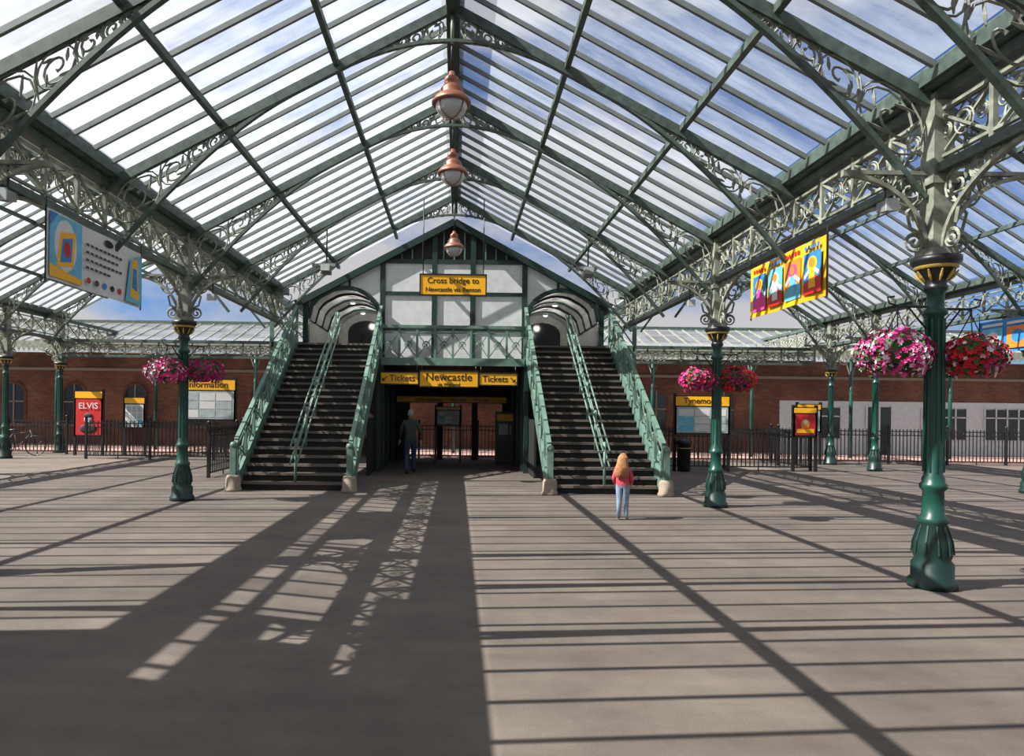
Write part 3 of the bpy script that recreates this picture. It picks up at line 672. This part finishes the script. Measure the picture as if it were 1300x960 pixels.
def head(e,c,s,hairm,long=False,yaw=0,pitch=0):
    h=empty('head_pivot',c); h.parent=e; h.rotation_euler=(pitch,0,yaw); h.scale=(s,s,s)
    mb=MB(); nu,nv=24,18
    for j in range(nv+1):
        ph=math.pi*j/nv
        for k in range(nu):
            t=2*math.pi*k/nu; x=math.sin(ph)*math.cos(t);y=math.sin(ph)*math.sin(t);z=-math.cos(ph)
            wx=.074*(1-.22*max(0,-z)); Y=y*.096
            if y>0: Y*=.93
            if z<-.3 and y>0: Y+=.008
            g=math.exp(-((x/.16)**2+((z+.15)/.16)**2))
            if y>0: Y+=.028*g
            ge=math.exp(-(((abs(x)-.38)/.16)**2+((z-.05)/.13)**2))
            if y>0: Y-=.010*ge
            mb.v.append((x*wx,Y,z*.115))
    for j in range(nv):
        for k in range(nu):
            k2=(k+1)%nu; mb.face([j*nu+k,j*nu+k2,(j+1)*nu+k2,(j+1)*nu+k],SKIN,True)
    for sx in (-1,1):
        mb.ell((sx*.028,.078,.006),(.012,.008,.008),EYE,8,6); mb.ell((sx*.028,.085,.006),(.005,.003,.005),DARK,6,5)
        mb.ell((sx*.075,-.005,-.01),(.01,.02,.032),SKIN,8,6); mb.tube([(sx*.014,.087,.028),(sx*.043,.078,.028)],.004,hairm,n=4)
    mb.tube([(-.022,.082,-.055),(0,.089,-.055),(.022,.082,-.055)],[.003,.007,.003],LIP,n=5)
    mb.obj('head',parent=h)
    mb=MB(); R=random.Random(3)
    nu,nv=24,12
    for j in range(nv+1):
        for k in range(nu):
            t=2*math.pi*k/nu; y=math.sin(t)
            lim=.36*math.pi if y>.25 else (.5*math.pi if y>-.1 else (.62 if not long else .7)*math.pi)
            p=lim*j/nv
            mb.v.append((.083*math.sin(p)*math.cos(t),-.006+.105*math.sin(p)*y,.006+.125*math.cos(p)))
    for j in range(nv):
        for k in range(nu):
            k2=(k+1)%nu; mb.face([j*nu+k,(j+1)*nu+k,(j+1)*nu+k2,j*nu+k2],hairm,True)
    if long:
        for i in range(80):
            t=math.pi+ (R.random())*math.pi; t+=R.uniform(-.25,.25)
            c_,s_=math.cos(t),math.sin(t); L=R.uniform(.26,.36)
            w=R.uniform(-.03,.03)
            mb.tube([(.05*c_,-.01+.06*s_,.10),(.083*c_,-.01+.10*s_,.03),(.095*c_,-.015+.11*s_,-.08),((.10)*c_+w,-.03+.10*s_,-.18),(.09*c_+w*1.5,-.035+.09*s_,-L+.03),(.075*c_+w*2,-.035+.085*s_,-L)],[.006,.014,.017,.016,.011,.003],hairm,n=5)
    mb.obj('hair',parent=h)
def person(name,loc,rz,H,mats,hairm,long=False,child=False,pose='walk',headyaw=0,pitch=0):
    e=empty(name,loc,rz); jk,tr,sh=mats
    k=H/1.7
    def P(x,y,z): return (x*k,y*k,z*k)
    hk=1.35 if child else 1.0
    zs=1.0 if not child else .955
    if pose=='walk': legs={1:((.10,.13,.50),(.10,.16,.09),(.11,.30,.045)),-1:((-.10,.03,.49),(-.10,-.20,.13),(-.11,-.10,.035))}
    else: legs={1:((.085,.03,.49),(.09,0,.09),(.12,.12,.04)),-1:((-.085,.01,.49),(-.09,-.03,.09),(-.11,.10,.04))}
    w=1.12 if child else 1.0
    V=[(P(0,0,.95),(.15*k*w,.115*k*w)),(P(0,0,1.10),(.14*k*w,.11*k*w)),(P(0,-.01,1.29*zs),(.165*k*w,.12*k*w)),(P(0,-.005,1.41*zs),(.09*k,.075*k)),(P(0,.01,1.50*zs),(.055*k,.055*k))]
    E=[(0,1),(1,2),(2,3),(3,4)]
    arms={1:((.25,-.05,1.13),(.27,.06,.90)),-1:((-.25,.02,1.12),(-.27,.14,.91))}
    if child: arms={1:((.23,-.02,1.10),(.20,.13,.97)),-1:((-.23,-.02,1.10),(-.21,.12,.96))}
    for s in (1,-1):
        i=len(V)
        V+=[(P(s*.165,-.01,1.375*zs),.062*k*w),(P(arms[s][0][0],arms[s][0][1],arms[s][0][2]*zs),.05*k*w),(P(arms[s][1][0],arms[s][1][1],arms[s][1][2]*zs),.036*k*w)]
        E+=[(2,i),(i,i+1),(i+1,i+2)]
        i=len(V); L=legs[s]; ow=1.1 if child else 1
        V+=[(P(s*.09,0,.86),.095*k*ow),(P(*L[0]),.07*k*ow),(P(*L[1]),.05*k*ow),(P(*L[2]),.042*k*ow)]
        E+=[(0,i),(i,i+1),(i+1,i+2),(i+2,i+3)]
    me=skin_mesh('body',V,E,0,2)
    def f(c):
        z=c.z/k; x=abs(c.x)/k
        if z<.1: return 2
        if z>1.455*zs: return 3
        if z>.88 or (x>.2 and z>.8): return 0
        return 1
    setm(me,[jk,tr,sh,SKIN],f); place('body',me,parent=e)
    head(e,P(0,.03,(1.50*zs)+.085*hk),k*hk,hairm,long,headyaw,pitch)
    for s in (1,-1):
        a=Vector(P(arms[s][0][0],arms[s][0][1],arms[s][0][2]*zs)); b=Vector(P(arms[s][1][0],arms[s][1][1],arms[s][1][2]*zs))
        hand(e,b+(b-a).normalized()*.02*k,(b-a),s,k*(1.05 if child else 1))
    return e
person('man',(-1.1,18.1,0),.1,1.72,(JACK,JEAN,SHOE),HAIRG,headyaw=.2)
person('girl',(2.79,10.8,0),-.35,1.05,(PJ,LJ,SHOEW),HAIRB,long=True,child=True,pose='stand',headyaw=-.2,pitch=-.15)
# ---------------------------------------------------------------- world, sun, camera
w=bpy.data.worlds.new('sky'); S.world=w; w.use_nodes=True; nt=w.node_tree; bg=nt.nodes['Background']
LK=nt.links.new
tc=nt.nodes.new('ShaderNodeTexCoord')
sky=nt.nodes.new('ShaderNodeTexSky'); sky.sky_type='NISHITA'; sky.sun_disc=False; sky.sun_elevation=math.radians(44); sky.sun_rotation=math.radians(-90); sky.altitude=10
sm=nt.nodes.new('ShaderNodeMix'); sm.data_type='RGBA'; sm.blend_type='MULTIPLY'; sm.inputs[0].default_value=1; sm.inputs[7].default_value=(.085,.125,.20,1)
LK(sky.outputs[0],sm.inputs[6])
mp=nt.nodes.new('ShaderNodeMapping'); mp.inputs['Scale'].default_value=(1,1,2.0); mp.inputs['Location'].default_value=(.3,.1,0)
LK(tc.outputs['Generated'],mp.inputs[0])
n=nt.nodes.new('ShaderNodeTexNoise'); n.inputs['Scale'].default_value=3.0; n.inputs['Detail'].default_value=8; n.inputs['Roughness'].default_value=.55
LK(mp.outputs[0],n.inputs['Vector'])
# a gap in the cloud cover towards the east-south-east half of the sky
dp=nt.nodes.new('ShaderNodeVectorMath'); dp.operation='DOT_PRODUCT'; dp.inputs[1].default_value=(.50,.68,.53); LK(tc.outputs['Generated'],dp.inputs[0])
gp=nt.nodes.new('ShaderNodeMapRange'); gp.inputs['From Min'].default_value=.80; gp.inputs['From Max'].default_value=.98; gp.inputs['To Min'].default_value=.07; gp.inputs['To Max'].default_value=-.07
LK(dp.outputs['Value'],gp.inputs['Value'])
ad=nt.nodes.new('ShaderNodeMath'); ad.operation='ADD'; LK(n.outputs['Fac'],ad.inputs[0]); LK(gp.outputs[0],ad.inputs[1])
r=nt.nodes.new('ShaderNodeValToRGB'); r.color_ramp.elements[0].position=.43; r.color_ramp.elements[1].position=.56
LK(ad.outputs[0],r.inputs[0])
mx=nt.nodes.new('ShaderNodeMix'); mx.data_type='RGBA'; mx.inputs[7].default_value=(1,1.0,1.04,1)
LK(r.outputs[0],mx.inputs[0]); LK(sm.outputs[2],mx.inputs[6]); LK(mx.outputs[2],bg.inputs[0]); bg.inputs[1].default_value=.58
sl=bpy.data.lights.new('sun','SUN'); sl.energy=14.5; sl.angle=.005; sl.color=(1,.945,.87)
so=bpy.data.objects.new('sun',sl); COL.objects.link(so); so.rotation_euler=Vector((.98,.25,-1)).to_track_quat('-Z','Y').to_euler(); so.location=(-10,0,15)
cd=bpy.data.cameras.new('camera'); co=bpy.data.objects.new('camera',cd); COL.objects.link(co)
cd.sensor_fit='HORIZONTAL'; cd.sensor_width=36; cd.lens=36*860/1300; cd.shift_x=70/1300; cd.shift_y=42/1300
co.matrix_world=Matrix.Translation((.13,0,1.7))@Matrix.Rotation(math.pi/2,4,'X')@Matrix.Rotation(math.radians(.7),4,'Z')
S.camera=co
S.view_settings.view_transform='Standard'
